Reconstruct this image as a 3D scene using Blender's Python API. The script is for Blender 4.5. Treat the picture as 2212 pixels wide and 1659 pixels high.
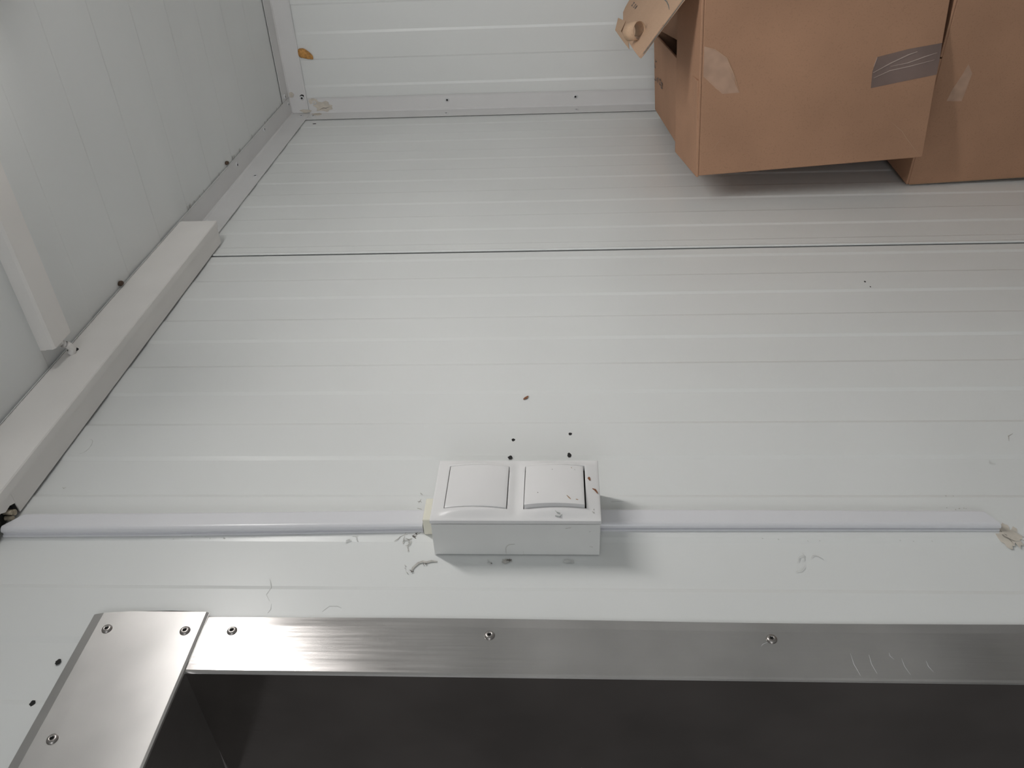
import bpy, bmesh, math, random
from mathutils import Vector, Matrix

for o in list(bpy.data.objects):
    bpy.data.objects.remove(o)
SC = bpy.context.scene
COL = SC.collection
R = math.radians
FZ = 1.5                      # calibrated heights are relative to the switch; the floor lies 1.5 m below

# ------------------------------------------------------------------ camera, light, exposure
cam_d = bpy.data.cameras.new('camera')
cam = bpy.data.objects.new('camera', cam_d)
COL.objects.link(cam)
cam_d.sensor_fit = 'HORIZONTAL'
cam_d.sensor_width = 36.0
cam_d.lens = 1776.8 / 2212.0 * 36.0
cam_d.clip_start = 0.01
right = Vector((-0.0399, 0.0430, -0.9983)).normalized()
fwd = Vector((-0.5802, 0.8124, 0.0582)).normalized()
right = (right - fwd * right.dot(fwd)).normalized()
up = right.cross(fwd)
mw = Matrix((right, up, -fwd)).transposed().to_4x4()
mw.translation = Vector((0.5623, -0.5186, -0.0351 + FZ))
cam.matrix_world = mw
SC.camera = cam

world = bpy.data.worlds.new('world')
SC.world = world
world.use_nodes = True
world.node_tree.nodes['Background'].inputs[0].default_value = (1.0, 0.95, 0.92, 1)
world.node_tree.nodes['Background'].inputs[1].default_value = 0.016

LAMP_STRENGTH = 12.5
day_d = bpy.data.lights.new('daylight', 'AREA')
day_d.shape = 'RECTANGLE'
day_d.size, day_d.size_y = 0.8, 0.9
day_d.energy = 5.0
day_d.color = (0.95, 0.97, 1.0)
day = bpy.data.objects.new('daylight', day_d)
COL.objects.link(day)
day.location = (1.30, -2.62, 0.02 + FZ)
day.rotation_euler = (R(90), 0, 0)          # faces +Y, standing in the window of the front wall

vs = SC.view_settings
vs.view_transform = 'Standard'
vs.look = 'None'
vs.gamma = 1.0
vs.use_curve_mapping = False
vs.exposure = 1.50
SC.cycles.max_bounces = 7
SC.cycles.diffuse_bounces = 5
SC.cycles.glossy_bounces = 3
SC.cycles.transmission_bounces = 2
SC.cycles.transparent_max_bounces = 4
SC.cycles.caustics_reflective = False
SC.cycles.caustics_refractive = False

# ------------------------------------------------------------------ materials
def principled(name, base, rough=0.5, metal=0.0, spec=0.5, **kw):
    m = bpy.data.materials.new(name)
    m.use_nodes = True
    nt = m.node_tree
    b = nt.nodes['Principled BSDF']
    b.inputs['Base Color'].default_value = (*base, 1)
    b.inputs['Roughness'].default_value = rough
    b.inputs['Metallic'].default_value = metal
    b.inputs['Specular IOR Level'].default_value = spec
    for k, v in kw.items():
        b.inputs[k].default_value = v
    return m, nt, b

def noise_color(nt, b, base, amt, scale, detail=4, stretch=(1, 1, 1), socket='Base Color'):
    tc = nt.nodes.new('ShaderNodeTexCoord')
    mp = nt.nodes.new('ShaderNodeMapping')
    mp.inputs['Scale'].default_value = stretch
    no = nt.nodes.new('ShaderNodeTexNoise')
    no.inputs['Scale'].default_value = scale
    no.inputs['Detail'].default_value = detail
    rp = nt.nodes.new('ShaderNodeValToRGB')
    rp.color_ramp.elements[0].position = 0.3
    rp.color_ramp.elements[1].position = 0.7
    rp.color_ramp.elements[0].color = (*[c * (1 - amt) for c in base], 1)
    rp.color_ramp.elements[1].color = (*[min(1, c * (1 + amt)) for c in base], 1)
    nt.links.new(tc.outputs['Object'], mp.inputs[0])
    nt.links.new(mp.outputs[0], no.inputs['Vector'])
    nt.links.new(no.outputs['Fac'], rp.inputs[0])
    nt.links.new(rp.outputs[0], b.inputs[socket])
    return no, mp

def noise_bump(nt, b, scale, strength, dist=0.001, stretch=(1, 1, 1), prev=None, detail=3):
    tc = nt.nodes.new('ShaderNodeTexCoord')
    mp = nt.nodes.new('ShaderNodeMapping')
    mp.inputs['Scale'].default_value = stretch
    no = nt.nodes.new('ShaderNodeTexNoise')
    no.inputs['Scale'].default_value = scale
    no.inputs['Detail'].default_value = detail
    bp = nt.nodes.new('ShaderNodeBump')
    bp.inputs['Strength'].default_value = strength
    bp.inputs['Distance'].default_value = dist
    nt.links.new(tc.outputs['Object'], mp.inputs[0])
    nt.links.new(mp.outputs[0], no.inputs['Vector'])
    nt.links.new(no.outputs['Fac'], bp.inputs['Height'])
    if prev:
        nt.links.new(prev.outputs[0], bp.inputs['Normal'])
    nt.links.new(bp.outputs[0], b.inputs['Normal'])
    return bp

M = {}
def simple(key, base, rough=0.5, amt=0.03, scale=9, **kw):
    m, nt, b = principled(key, base, rough, **kw)
    noise_color(nt, b, base, amt, scale, 1)
    M[key] = m
    return m, nt, b

WHITE = (0.755, 0.768, 0.760)
m, nt, b = simple('panel_paint', WHITE, 0.33, 0.02, 5)
m, nt, b = simple('ceiling_paint', (0.76, 0.775, 0.77), 0.42, 0.02, 4)
simple('trim_paint', (0.72, 0.715, 0.715), 0.38, 0.02, 12)
simple('channel_plastic', (0.80, 0.775, 0.75), 0.45, 0.03, 14)
simple('conduit_plastic', (0.745, 0.745, 0.775), 0.28, 0.015, 14)
simple('switch_plastic', (0.80, 0.79, 0.79), 0.20, 0.01, 30)
simple('switch_box_plastic', (0.77, 0.77, 0.755), 0.38, 0.015, 30)
simple('cream_plastic', (0.78, 0.755, 0.65), 0.45, 0.03, 60)
simple('dark_gap', (0.012, 0.012, 0.012), 0.8, 0.1, 50)
simple('scuff', (0.50, 0.485, 0.455), 0.7, 0.15, 300)
simple('scuff_pale', (0.63, 0.635, 0.62), 0.6, 0.08, 200)
simple('scuff_dark', (0.16, 0.145, 0.13), 0.7, 0.2, 300)
simple('rust_stain', (0.22, 0.085, 0.035), 0.7, 0.25, 300)
simple('tan_stain', (0.45, 0.30, 0.19), 0.7, 0.2, 300)
simple('sealant', (0.62, 0.57, 0.50), 0.6, 0.10, 90)
simple('grime', (0.50, 0.485, 0.46), 0.8, 0.2, 140)
simple('foam', (0.50, 0.25, 0.07), 0.75, 0.25, 180)
simple('torn_core', (0.42, 0.36, 0.27), 0.8, 0.3, 160)
simple('rivet_white', (0.66, 0.66, 0.67), 0.4, 0.05, 200)
simple('floor_vinyl', (0.42, 0.42, 0.41), 0.5, 0.12, 12)
simple('print_ink', (0.085, 0.075, 0.075), 0.8, 0.2, 300)
simple('pencil_ink', (0.13, 0.135, 0.13), 0.7, 0.2, 300)
simple('screw_rust', (0.10, 0.065, 0.045), 0.6, 0.3, 300, metal=0.5)

def steel(key, along, base=(0.61, 0.585, 0.575), rough=0.27):
    m, nt, b = principled(key, base, rough, metal=1.0)
    st = [26, 26, 26]
    st[along] = 0.9
    noise_color(nt, b, base, 0.15, 9.0, 3, (1, 1, 1))
    # roughness streaks along the brushing
    tc = nt.nodes.new('ShaderNodeTexCoord')
    mp = nt.nodes.new('ShaderNodeMapping')
    mp.inputs['Scale'].default_value = [s * 14 for s in st]
    no = nt.nodes.new('ShaderNodeTexNoise')
    no.inputs['Scale'].default_value = 1.0
    no.inputs['Detail'].default_value = 5
    mr = nt.nodes.new('ShaderNodeMapRange')
    mr.inputs['To Min'].default_value = rough - 0.05
    mr.inputs['To Max'].default_value = rough + 0.07
    nt.links.new(tc.outputs['Object'], mp.inputs[0])
    nt.links.new(mp.outputs[0], no.inputs['Vector'])
    nt.links.new(no.outputs['Fac'], mr.inputs['Value'])
    nt.links.new(mr.outputs[0], b.inputs['Roughness'])
    bp = noise_bump(nt, b, 7.0, 0.5, 0.0035, (1, 1, 1), detail=1)
    bp2 = nt.nodes.new('ShaderNodeBump')
    bp2.inputs['Strength'].default_value = 0.05
    bp2.inputs['Distance'].default_value = 0.0004
    nt.links.new(no.outputs['Fac'], bp2.inputs['Height'])
    nt.links.new(bp.outputs[0], bp2.inputs['Normal'])
    nt.links.new(bp2.outputs[0], b.inputs['Normal'])
    M[key] = m
steel('steel_jamb', 2, rough=0.17)
steel('steel_header', 1, (0.50, 0.49, 0.48), 0.36)
simple('rivet_steel', (0.40, 0.375, 0.36), 0.32, 0.1, 200, metal=1.0)

def cardboard(key, base, amt=0.10):
    m, nt, b = principled(key, base, 0.82, spec=0.25)
    no, mp = noise_color(nt, b, base, amt, 7, 6)
    # fibre specks
    tc = nt.nodes.new('ShaderNodeTexCoord')
    n2 = nt.nodes.new('ShaderNodeTexNoise')
    n2.inputs['Scale'].default_value = 420
    n2.inputs['Detail'].default_value = 2
    mr = nt.nodes.new('ShaderNodeMapRange')
    mr.inputs['From Min'].default_value = 0.30
    mr.inputs['From Max'].default_value = 0.45
    mr.inputs['To Min'].default_value = 0.90
    mr.inputs['To Max'].default_value = 1.0
    mx = nt.nodes.new('ShaderNodeMix')
    mx.data_type = 'RGBA'
    mx.blend_type = 'MULTIPLY'
    mx.inputs[0].default_value = 1.0
    src = b.inputs['Base Color'].links[0].from_socket
    nt.links.new(tc.outputs['Object'], n2.inputs['Vector'])
    nt.links.new(n2.outputs['Fac'], mr.inputs['Value'])
    nt.links.new(src, mx.inputs[6])
    nt.links.new(mr.outputs[0], mx.inputs[7])
    nt.links.new(mx.outputs[2], b.inputs['Base Color'])
    noise_bump(nt, b, 60, 0.12, 0.001, (1, 1, 0.15))
    M[key] = m
cardboard('cardboard', (0.41, 0.235, 0.148))
cardboard('cardboard_pale', (0.49, 0.325, 0.22), 0.06)
cardboard('cardboard_edge', (0.42, 0.275, 0.175), 0.15)
cardboard('paper_curl', (0.52, 0.355, 0.24), 0.06)
simple('torn_paper', (0.43, 0.28, 0.20), 0.8, 0.10, 60)

m, nt, b = principled('clear_tape', (0.36, 0.30, 0.31), 0.16, spec=0.7)
b.inputs['Alpha'].default_value = 0.55
noise_color(nt, b, (0.30, 0.225, 0.205), 0.2, 14)
M['clear_tape'] = m
simple('tape_wrinkle', (0.46, 0.37, 0.33), 0.2, 0.05, 30)

m, nt, b = principled('lamp_diffuser', (0.9, 0.9, 0.9), 0.4)
b.inputs['Emission Color'].default_value = (1.0, 0.975, 0.945, 1)
b.inputs['Emission Strength'].default_value = LAMP_STRENGTH
M['lamp_diffuser'] = m
m, nt, b = principled('window_glass', (0.9, 0.95, 1.0), 0.02)
b.inputs['Transmission Weight'].default_value = 1.0
b.inputs['Alpha'].default_value = 0.15
M['window_glass'] = m

# ------------------------------------------------------------------ builders
class MB:
    """collects world-space (calibrated) vertices and faces for one mesh"""
    def __init__(s):
        s.v, s.f, s.mi = [], [], []
    def add(s, vs_, fs, mi=0):
        n = len(s.v)
        s.v += [tuple(v) for v in vs_]
        for f in fs:
            s.f.append([i + n for i in f])
            s.mi.append(mi)
        return s
    def box(s, x0, x1, y0, y1, z0, z1, mi=0):
        vv = [(x, y, z) for x in (x0, x1) for y in (y0, y1) for z in (z0, z1)]
        return s.add(vv, [(0, 1, 3, 2), (4, 6, 7, 5), (0, 4, 5, 1), (2, 3, 7, 6), (0, 2, 6, 4), (1, 5, 7, 3)], mi)
    def hull8(s, c, mi=0):
        # c indexed as box: x0y0z0,x0y0z1,x0y1z0,x0y1z1,x1...
        return s.add(c, [(0, 1, 3, 2), (4, 6, 7, 5), (0, 4, 5, 1), (2, 3, 7, 6), (0, 2, 6, 4), (1, 5, 7, 3)], mi)
    def sweep(s, prof, fr, a, b_, closed=True, caps=True, mi=0):
        """profile [(p,q)] swept along an axis from a to b_; fr maps (p,q,t) to xyz"""
        n = len(prof)
        vv = [fr(p, q, t) for t in (a, b_) for p, q in prof]
        fs = [(i, (i + 1) % n, n + (i + 1) % n, n + i) for i in range(n if closed else n - 1)]
        if closed and caps:
            fs += [tuple(range(n))[::-1], tuple(range(n, 2 * n))]
        return s.add(vv, fs, mi)
    def prism(s, pts, O, u, v, n, t, mi=0):
        """polygon in the plane O,u,v extruded by t along n"""
        O, u, v, n = map(Vector, (O, u, v, n))
        k = len(pts)
        lo = [O + u * a + v * b_ for a, b_ in pts]
        hi = [p + n * t for p in lo]
        fs = [tuple(range(k))[::-1], tuple(range(k, 2 * k))]
        fs += [(i, (i + 1) % k, k + (i + 1) % k, k + i) for i in range(k)]
        return s.add(lo + hi, fs, mi)

def obj(name, mb, mats, parent=None, bevel=0.0, smooth=False, seg=2, fix=True):
    if isinstance(mats, str):
        mats = [mats]
    root = parent
    while root is not None and '_o' not in root.keys():
        root = root.parent
    org = root['_o'] if root is not None else (0, 0, -FZ)
    me = bpy.data.meshes.new(name)
    me.from_pydata([(v[0] - org[0], v[1] - org[1], v[2] - org[2]) for v in mb.v], [], mb.f)
    for k in mats:
        me.materials.append(M[k])
    for p, i in zip(me.polygons, mb.mi):
        p.material_index = i
    if fix:
        bm = bmesh.new()
        bm.from_mesh(me)
        bmesh.ops.recalc_face_normals(bm, faces=bm.faces)
        bm.to_mesh(me)
        bm.free()
    if smooth:
        for p in me.polygons:
            p.use_smooth = True
    o = bpy.data.objects.new(name, me)
    COL.objects.link(o)
    if parent is not None:
        o.parent = parent
    if bevel:
        bv = o.modifiers.new('bevel', 'BEVEL')
        bv.width = bevel
        bv.segments = seg
        bv.limit_method = 'ANGLE'
        bv.angle_limit = R(35)
    return o

def thing(name, label, cat, org, group=None, kind=None):
    o = bpy.data.objects.new(name, None)
    COL.objects.link(o)
    o.empty_display_size = 0.05
    o.location = (org[0], org[1], org[2] + FZ)
    o['_o'] = list(org)
    tag(o, label, cat, group, kind)
    return o

def tag(o, label, cat, group=None, kind=None):
    o['label'] = label
    if cat:
        o['category'] = cat
    if group:
        o['group'] = group
    if kind:
        o['kind'] = kind
    return o

def blob_pts(rx, ry, seed, n=16, jag=0.3, ang=0):
    rnd = random.Random(seed)
    pts = []
    for i in range(n):
        a = 2 * math.pi * i / n
        k = 1 + jag * (rnd.random() * 2 - 1)
        x, y = rx * k * math.cos(a), ry * k * math.sin(a)
        c, s_ = math.cos(ang), math.sin(ang)
        pts.append((x * c - y * s_, x * s_ + y * c))
    return pts

def ribbon(mb, pts, w, O, u, v, n, t, taper=True):
    """thin raised stroke through 2-D points in the plane O,u,v"""
    O, u, v, n = map(Vector, (O, u, v, n))
    L, Rr = [], []
    k = len(pts)
    for i, (a, b_) in enumerate(pts):
        p0 = pts[max(0, i - 1)]
        p1 = pts[min(k - 1, i + 1)]
        d = Vector((p1[0] - p0[0], p1[1] - p0[1]))
        d = d.normalized() if d.length > 1e-9 else Vector((1, 0))
        ww = w * (0.35 if taper and i in (0, k - 1) else 1) / 2
        L.append((a - d.y * ww, b_ + d.x * ww))
        Rr.append((a + d.y * ww, b_ - d.x * ww))
    for i in range(k - 1):
        mb.prism([L[i], L[i + 1], Rr[i + 1], Rr[i]], O, u, v, n, t)

# rivets: one mesh per kind, shared by all copies
def rivet_mesh(name, ring_mat, r=0.0045, hole=0.0016):
    prof = [(hole * 0.9, 0.0004), (hole, 0.0012), (hole * 1.25, 0.0017), (r * 0.62, 0.0016), (r * 0.86, 0.0011), (r, 0.0002), (r, -0.0008)]
    n = 20
    vv = [(p * math.cos(2 * math.pi * i / n), p * math.sin(2 * math.pi * i / n), h) for p, h in prof for i in range(n)]
    fs, mi = [], []
    for j in range(len(prof) - 1):
        for i in range(n):
            fs.append((j * n + i, j * n + (i + 1) % n, (j + 1) * n + (i + 1) % n, (j + 1) * n + i))
            mi.append(1 if j == 0 else 0)
    fs.append(tuple(range(n)))
    mi.append(1)
    me = bpy.data.meshes.new(name)
    me.from_pydata(vv, [], fs)
    me.materials.append(M[ring_mat])
    me.materials.append(M['dark_gap'])
    for p, i in zip(me.polygons, mi):
        p.material_index = i
        p.use_smooth = True
    bm = bmesh.new()
    bm.from_mesh(me)
    bmesh.ops.recalc_face_normals(bm, faces=bm.faces)
    bm.to_mesh(me)
    bm.free()
    return me
RIV_W = rivet_mesh('rivet_white', 'rivet_white', 0.0050, 0.0022)
RIV_S = rivet_mesh('rivet_steel', 'rivet_steel', 0.0044, 0.0014)

def rivet(parent, me, pos, n, tilt=0.0):
    o = bpy.data.objects.new('rivet', me)
    COL.objects.link(o)
    o.parent = parent
    org = parent['_o']
    o.location = [pos[i] - org[i] for i in range(3)]
    o.rotation_euler = Vector(n).to_track_quat('Z', 'Y').to_euler()
    return o

# ------------------------------------------------------------------ calibrated room
YB, ZC = 1.3223, 0.5644           # far wall, ceiling
XR, YF, ZF = 2.30, -2.60, -1.5    # right wall, front wall (behind the camera), floor
YJ = 0.616                        # panel joint
DOOR_Y0, DOOR_Y1, DOOR_Z = -0.95, -0.1288, 0.2667

def rib_profile(lo, hi, rises, falls, h=0.0010, w=0.0060, wf=0.0044):
    ev = sorted([(p, 1) for p in rises] + [(p, -1) for p in falls])
    ev = [e for e in ev if lo + 0.006 < e[0] < hi - 0.006]
    lev = -h / 2
    if ev:
        lev = -h / 2 if ev[0][1] > 0 else h / 2
    pts = [(lo, lev)]
    for p, s_ in ev:
        ww = w if s_ > 0 else wf
        pts.append((p - ww / 2, lev))
        lev = h / 2 if s_ > 0 else -h / 2
        pts.append((p + ww / 2, lev))
    pts.append((hi, lev))
    return pts

RISE = [0.0194, 0.1360, 0.2530, 0.3690, 0.4810, 0.5914, 0.6974, 0.8047, 0.9103, 1.0167, 1.1226, 1.2280] + [0.0194 - 0.1165 * k for k in range(1, 24)]
FALL = [0.0782, 0.1943, 0.3105, 0.4220, 0.5335, 0.6446, 0.7500, 0.8564, 0.9634, 1.0666, 1.1725] + [-0.0395 - 0.1165 * k for k in range(0, 24)]

wall_left = thing('wall_left', 'white ribbed metal panel wall with the switch and door', 'wall', (0, 0, ZF), kind='structure')
def panel(y0, y1, z0, z1, lip0=False, lip1=False):
    pr = rib_profile(y0, y1, RISE, FALL)
    if lip0:   # folded edge of the panel at the joint
        y, x = pr[0]
        pr = [(y + 0.012, -0.030), (y + 0.0085, -0.0030), (y + 0.0022, -0.0010), (y + 0.0016, 0.0000), (y + 0.0022, 0.0010), (y + 0.0045, 0.0016), (y + 0.0070, 0.0012), (y + 0.0095, x)] + [q for q in pr[1:] if q[0] > y + 0.011]
    if lip1:
        y, x = pr[-1]
        pr = [q for q in pr[:-1] if q[0] < y - 0.004] + [(y - 0.0025, x), (y - 0.0008, x - 0.0006), (y, -0.0020), (y, -0.03)]
    prof = pr + [(y1, -0.06), (pr[0][0], -0.06)]
    mb = MB()
    mb.sweep(prof, lambda p, q, t: (q, p, t), z0, z1)
    return obj('panel', mb, 'panel_paint', wall_left)
panel(YJ + 0.0004, YB + 0.06, ZF, ZC + 0.03, lip0=True)
panel(DOOR_Y1 + 0.002, YJ - 0.0012, ZF, ZC + 0.03, lip1=True)
panel(DOOR_Y0 - 0.002, DOOR_Y1 + 0.002, DOOR_Z + 0.002, ZC + 0.03)
panel(YF - 0.06, DOOR_Y0 - 0.002, ZF, ZC + 0.03)

# far wall
wb = MB()
BR = [0.0602 + 0.1105 * k for k in range(0, 22)]
BF = [0.1166 + 0.1105 * k for k in range(0, 22)]
pr = rib_profile(0.0, XR, BF, BR, 0.0013, 0.0035, 0.005)
wb.sweep(pr + [(XR, -0.06), (0.0, -0.06)], lambda p, q, t: (p, YB - q, t), ZF, ZC + 0.03)
wall_back = tag(obj('wall_back', wb, 'panel_paint'), 'far white wall with vertical ribs behind the cardboard boxes', 'wall', kind='structure')

# ceiling (ribs run across the room)
ce = MB()
CF = [0.367 + 0.1125 * k for k in range(-25, 9)]
CR = [0.423 + 0.1125 * k for k in range(-25, 9)]
pr = rib_profile(YF, YB, CR, CF, 0.0009, 0.034, 0.0035)
ce.sweep(pr + [(YB, -0.06), (YF, -0.06)], lambda p, q, t: (t, p, ZC - q), -0.0, XR)
ceiling = tag(obj('ceiling', ce, 'ceiling_paint'), 'shaded white ribbed panel ceiling', 'ceiling', kind='structure')

fl = MB().box(-0.16, XR, YF, YB, ZF - 0.05, ZF)
tag(obj('floor', fl, 'floor_vinyl'), 'grey vinyl floor of the store room', 'floor', kind='structure')
wr = MB().box(XR, XR + 0.06, YF, YB, ZF, ZC)
tag(obj('wall_right', wr, 'panel_paint'), 'plain white panel wall opposite the switch', 'wall', kind='structure')
# front wall behind the camera, with a window that lets the daylight in
wf = MB()
WX0, WX1, WZ0, WZ1 = 0.88, 1.72, -0.45, 0.49
wf.box(-0.06, WX0, YF - 0.06, YF, ZF, ZC)
wf.box(WX1, XR, YF - 0.06, YF, ZF, ZC)
wf.box(WX0, WX1, YF - 0.06, YF, ZF, WZ0)
wf.box(WX0, WX1, YF - 0.06, YF, WZ1, ZC)
tag(obj('wall_front', wf, 'panel_paint'), 'white panel wall with the window behind the viewer', 'wall', kind='structure')
win = thing('window_1', 'white framed window in the wall behind the viewer', 'window', ((WX0 + WX1) / 2, YF, WZ0), kind='structure')
wm = MB()
for a in ((WX0, WX0 + .03, WZ0, WZ1), (WX1 - .03, WX1, WZ0, WZ1), (WX0 + .03, WX1 - .03, WZ0, WZ0 + .03), (WX0 + .03, WX1 - .03, WZ1 - .03, WZ1)):
    wm.box(a[0], a[1], YF - 0.01, YF + 0.008, a[2], a[3])
obj('window_frame', wm, 'trim_paint', win)

# ------------------------------------------------------------------ corner trims
TT = 0.0014
def l_prof(a, b_, t=TT):
    # L profile in (p,q): legs of length a (along p) and b (along q), lifted lips at the free ends
    return [(0.0009, 0.0009), (a - 0.004, 0.0009), (a, 0.0022), (a, 0.0022 + t * .7), (a - 0.004, 0.0009 + t),
            (0.0035 + t, 0.0009 + t), (0.0009 + t, 0.0035 + t), (0.0009 + t, b_ - 0.004), (0.0022 + t * .7, b_), (0.0022, b_), (0.0009, b_ - 0.004)]

trim_1 = thing('trim_1', 'white angle trim where ceiling meets the switch wall', 'trim', (0, YF, ZC), kind='structure')
tm = MB()
tm.sweep(l_prof(0.0400, 0.0445), lambda p, q, t: (p, t, ZC - q), YF, YB - 0.001)
obj('angle_strip', tm, 'trim_paint', trim_1)
for pos, n in (((0.0276, 1.3040, ZC - .0024), (0, 0, -1)), ((0.0331, 1.1211, ZC - .0024), (0, 0, -1)), ((0.0264, 0.9402, ZC - .0024), (0, 0, -1)),
               ((0.0024, 0.9439, 0.5337), (1, 0, 0)), ((0.0024, 1.3003, 0.5370), (1, 0, 0))):
    rivet(trim_1, RIV_W, pos, n)

trim_2 = thing('trim_2', 'white angle trim where ceiling meets the far wall', 'trim', (0, YB, ZC), kind='structure')
tm = MB()
tm.sweep(l_prof(0.0515, 0.0420), lambda p, q, t: (t, YB - p, ZC - q + 0.0007), 0.004, XR)
obj('angle_strip', tm, 'trim_paint', trim_2)
for pos, n in (((0.0484, 1.2905, ZC - .0024), (0, 0, -1)), ((0.036, YB - .0024, 0.5340), (0, -1, 0)), ((0.36, YB - .0024, 0.5340), (0, -1, 0)), ((0.40, 1.29, ZC - .0024), (0, 0, -1))):
    rivet(trim_2, RIV_W, pos, n)

trim_3 = thing('trim_3', 'white upright angle trim in the far corner beside the boxes', 'trim', (0, YB, ZF), kind='structure')
tm = MB()
tm.sweep(l_prof(0.0350, 0.0500), lambda p, q, t: (p + .0004, YB - q, t), ZF, ZC - 0.0425)
obj('angle_strip', tm, 'trim_paint', trim_3)
for pos, n in (((0.0233, YB - .0024, 0.2096), (0, -1, 0)), ((0.0226, YB - .0024, -0.0738), (0, -1, 0)), ((0.0253, YB - .0024, 0.5072), (0, -1, 0)),
               ((0.0028, 1.2892, 0.2100), (1, 0, 0)), ((0.0028, 1.2907, -0.0753), (1, 0, 0)), ((0.0028, 1.2947, 0.5083), (1, 0, 0))):
    rivet(trim_3, RIV_W, pos, n)
# sealant smeared over the corner
X_, Y_, Z_ = (1, 0, 0), (0, 1, 0), (0, 0, 1)
sm = MB()
sm.prism(blob_pts(0.011, 0.021, 3, 18, 0.28), (0.0165, YB - .0026, 0.4900), X_, Z_, (0, -1, 0), 0.0005)
sm.prism(blob_pts(0.007, 0.010, 5, 14, 0.3), (0.0280, YB - .0026, 0.5080), X_, Z_, (0, -1, 0), 0.0008)
sm.prism(blob_pts(0.009, 0.012, 8, 14, 0.3), (0.0026, 1.3090, 0.5040), Y_, Z_, (1, 0, 0), 0.0005)
obj('sealant_smear', sm, 'sealant', trim_3)
sm = MB()
sm.prism(blob_pts(0.006, 0.006, 4, 14, 0.3), (0.0450, YB - .0026, 0.5560), X_, Z_, (0, -1, 0), 0.0012)
sm.prism(blob_pts(0.004, 0.012, 14, 14, 0.3), (0.0075, YB - .0026, 0.5300), X_, Z_, (0, -1, 0), 0.0008)
obj('sealant_smear', sm, 'sealant', trim_2)
sm = MB()
ribbon(sm, [(0, 0), (.004, -.010), (.003, -.016), (.006, -.022)], 0.0012, (0.0095, YB - .0032, 0.4990), X_, Z_, (0, -1, 0), 0.0003)
ribbon(sm, [(0, 0), (.003, -.006)], 0.0010, (0.0130, YB - .0032, 0.4790), X_, Z_, (0, -1, 0), 0.0003)
obj('crack', sm, 'scuff_dark', trim_3)
# gap hole above the corner rivet
sm = MB().prism(blob_pts(0.0040, 0.0048, 9, 14, 0.2), (0.0400, YB - .0023, 0.5330), X_, Z_, (0, -1, 0), 0.0002)
obj('gap_hole', sm, 'dark_gap', trim_2)

# foam bead squeezed out behind the ceiling trim
fb = MB()
rnd = random.Random(4)
rings = 9
for i in range(rings):
    t = i / (rings - 1)
    z = 0.5230 - 0.030 * t
    x = 0.1320 - 0.010 * t * t
    r = 0.0062 * math.sin(math.pi * (0.22 + 0.70 * t)) + 0.001
    for k in range(10):
        a = 2 * math.pi * k / 10
        j = 1 + 0.25 * (rnd.random() - .5)
        fb.v.append((x + 1.5 * r * j * math.cos(a), YB - 0.0035 - 0.65 * r * j * math.sin(a), z))
for i in range(rings - 1):
    for k in range(10):
        fb.f.append([i * 10 + k, i * 10 + (k + 1) % 10, (i + 1) * 10 + (k + 1) % 10, (i + 1) * 10 + k])
        fb.mi.append(0)
fb.f += [list(range(10)), list(range((rings - 1) * 10, rings * 10))]
fb.mi += [0, 0]
tag(obj('foam_bead', fb, 'foam', smooth=True), 'orange foam bead squeezed out beside the ceiling trim on the far wall', 'foam')

# ------------------------------------------------------------------ steel door frame
door = thing('door_1', 'brushed stainless steel door frame fixed with rivets', 'door frame', (0, (DOOR_Y0 + DOOR_Y1) / 2, ZF), kind='structure')
ST = 0.0016
def wave(t, ph, a):
    return a * math.sin(t * 7.3 + ph) + a * 0.6 * math.sin(t * 13.1 + ph * 2)
# jamb: face plate with a slightly bent outer hem, wavy outer edge, and the reveal
jb = MB()
zs = [ZF + (DOOR_Z - ZF) * i / 60 for i in range(61)]
rows = []
for z in zs:
    e = -0.0741 + wave(z, 0.6, 0.0007)
    rows.append([(0.0006, e, z), (0.00232, e, z), (0.0026, e - 0.009, z), (0.0026, DOOR_Y1 + 0.0025, z), (0.0019, DOOR_Y1 + 0.0008, z), (0.0006, DOOR_Y1, z),
                 (-0.165, DOOR_Y1, z), (-0.165, DOOR_Y1 + .0016, z), (-0.0014, DOOR_Y1 + .0016, z), (-0.0004, DOOR_Y1 + .003, z), (0.0006, DOOR_Y1 + .006, z)])
k = len(rows[0])
for r_ in rows:
    jb.v += r_
for i in range(len(rows) - 1):
    for j in range(k):
        jb.f.append([i * k + j, i * k + (j + 1) % k, (i + 1) * k + (j + 1) % k, (i + 1) * k + j])
        jb.mi.append(0)
jb.f += [list(range(k)), list(range((len(rows) - 1) * k, len(rows) * k))]
jb.mi += [0, 0]
obj('jamb_plate', jb, 'steel_jamb', door)
# second jamb across the opening
j2 = MB()
j2.box(0.0006, 0.0026, DOOR_Y0 - 0.054, DOOR_Y0, ZF, DOOR_Z)
j2.box(-0.165, 0.0006, DOOR_Y0 - 0.0016, DOOR_Y0, ZF, DOOR_Z)
obj('jamb_plate', j2, 'steel_jamb', door)
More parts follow.
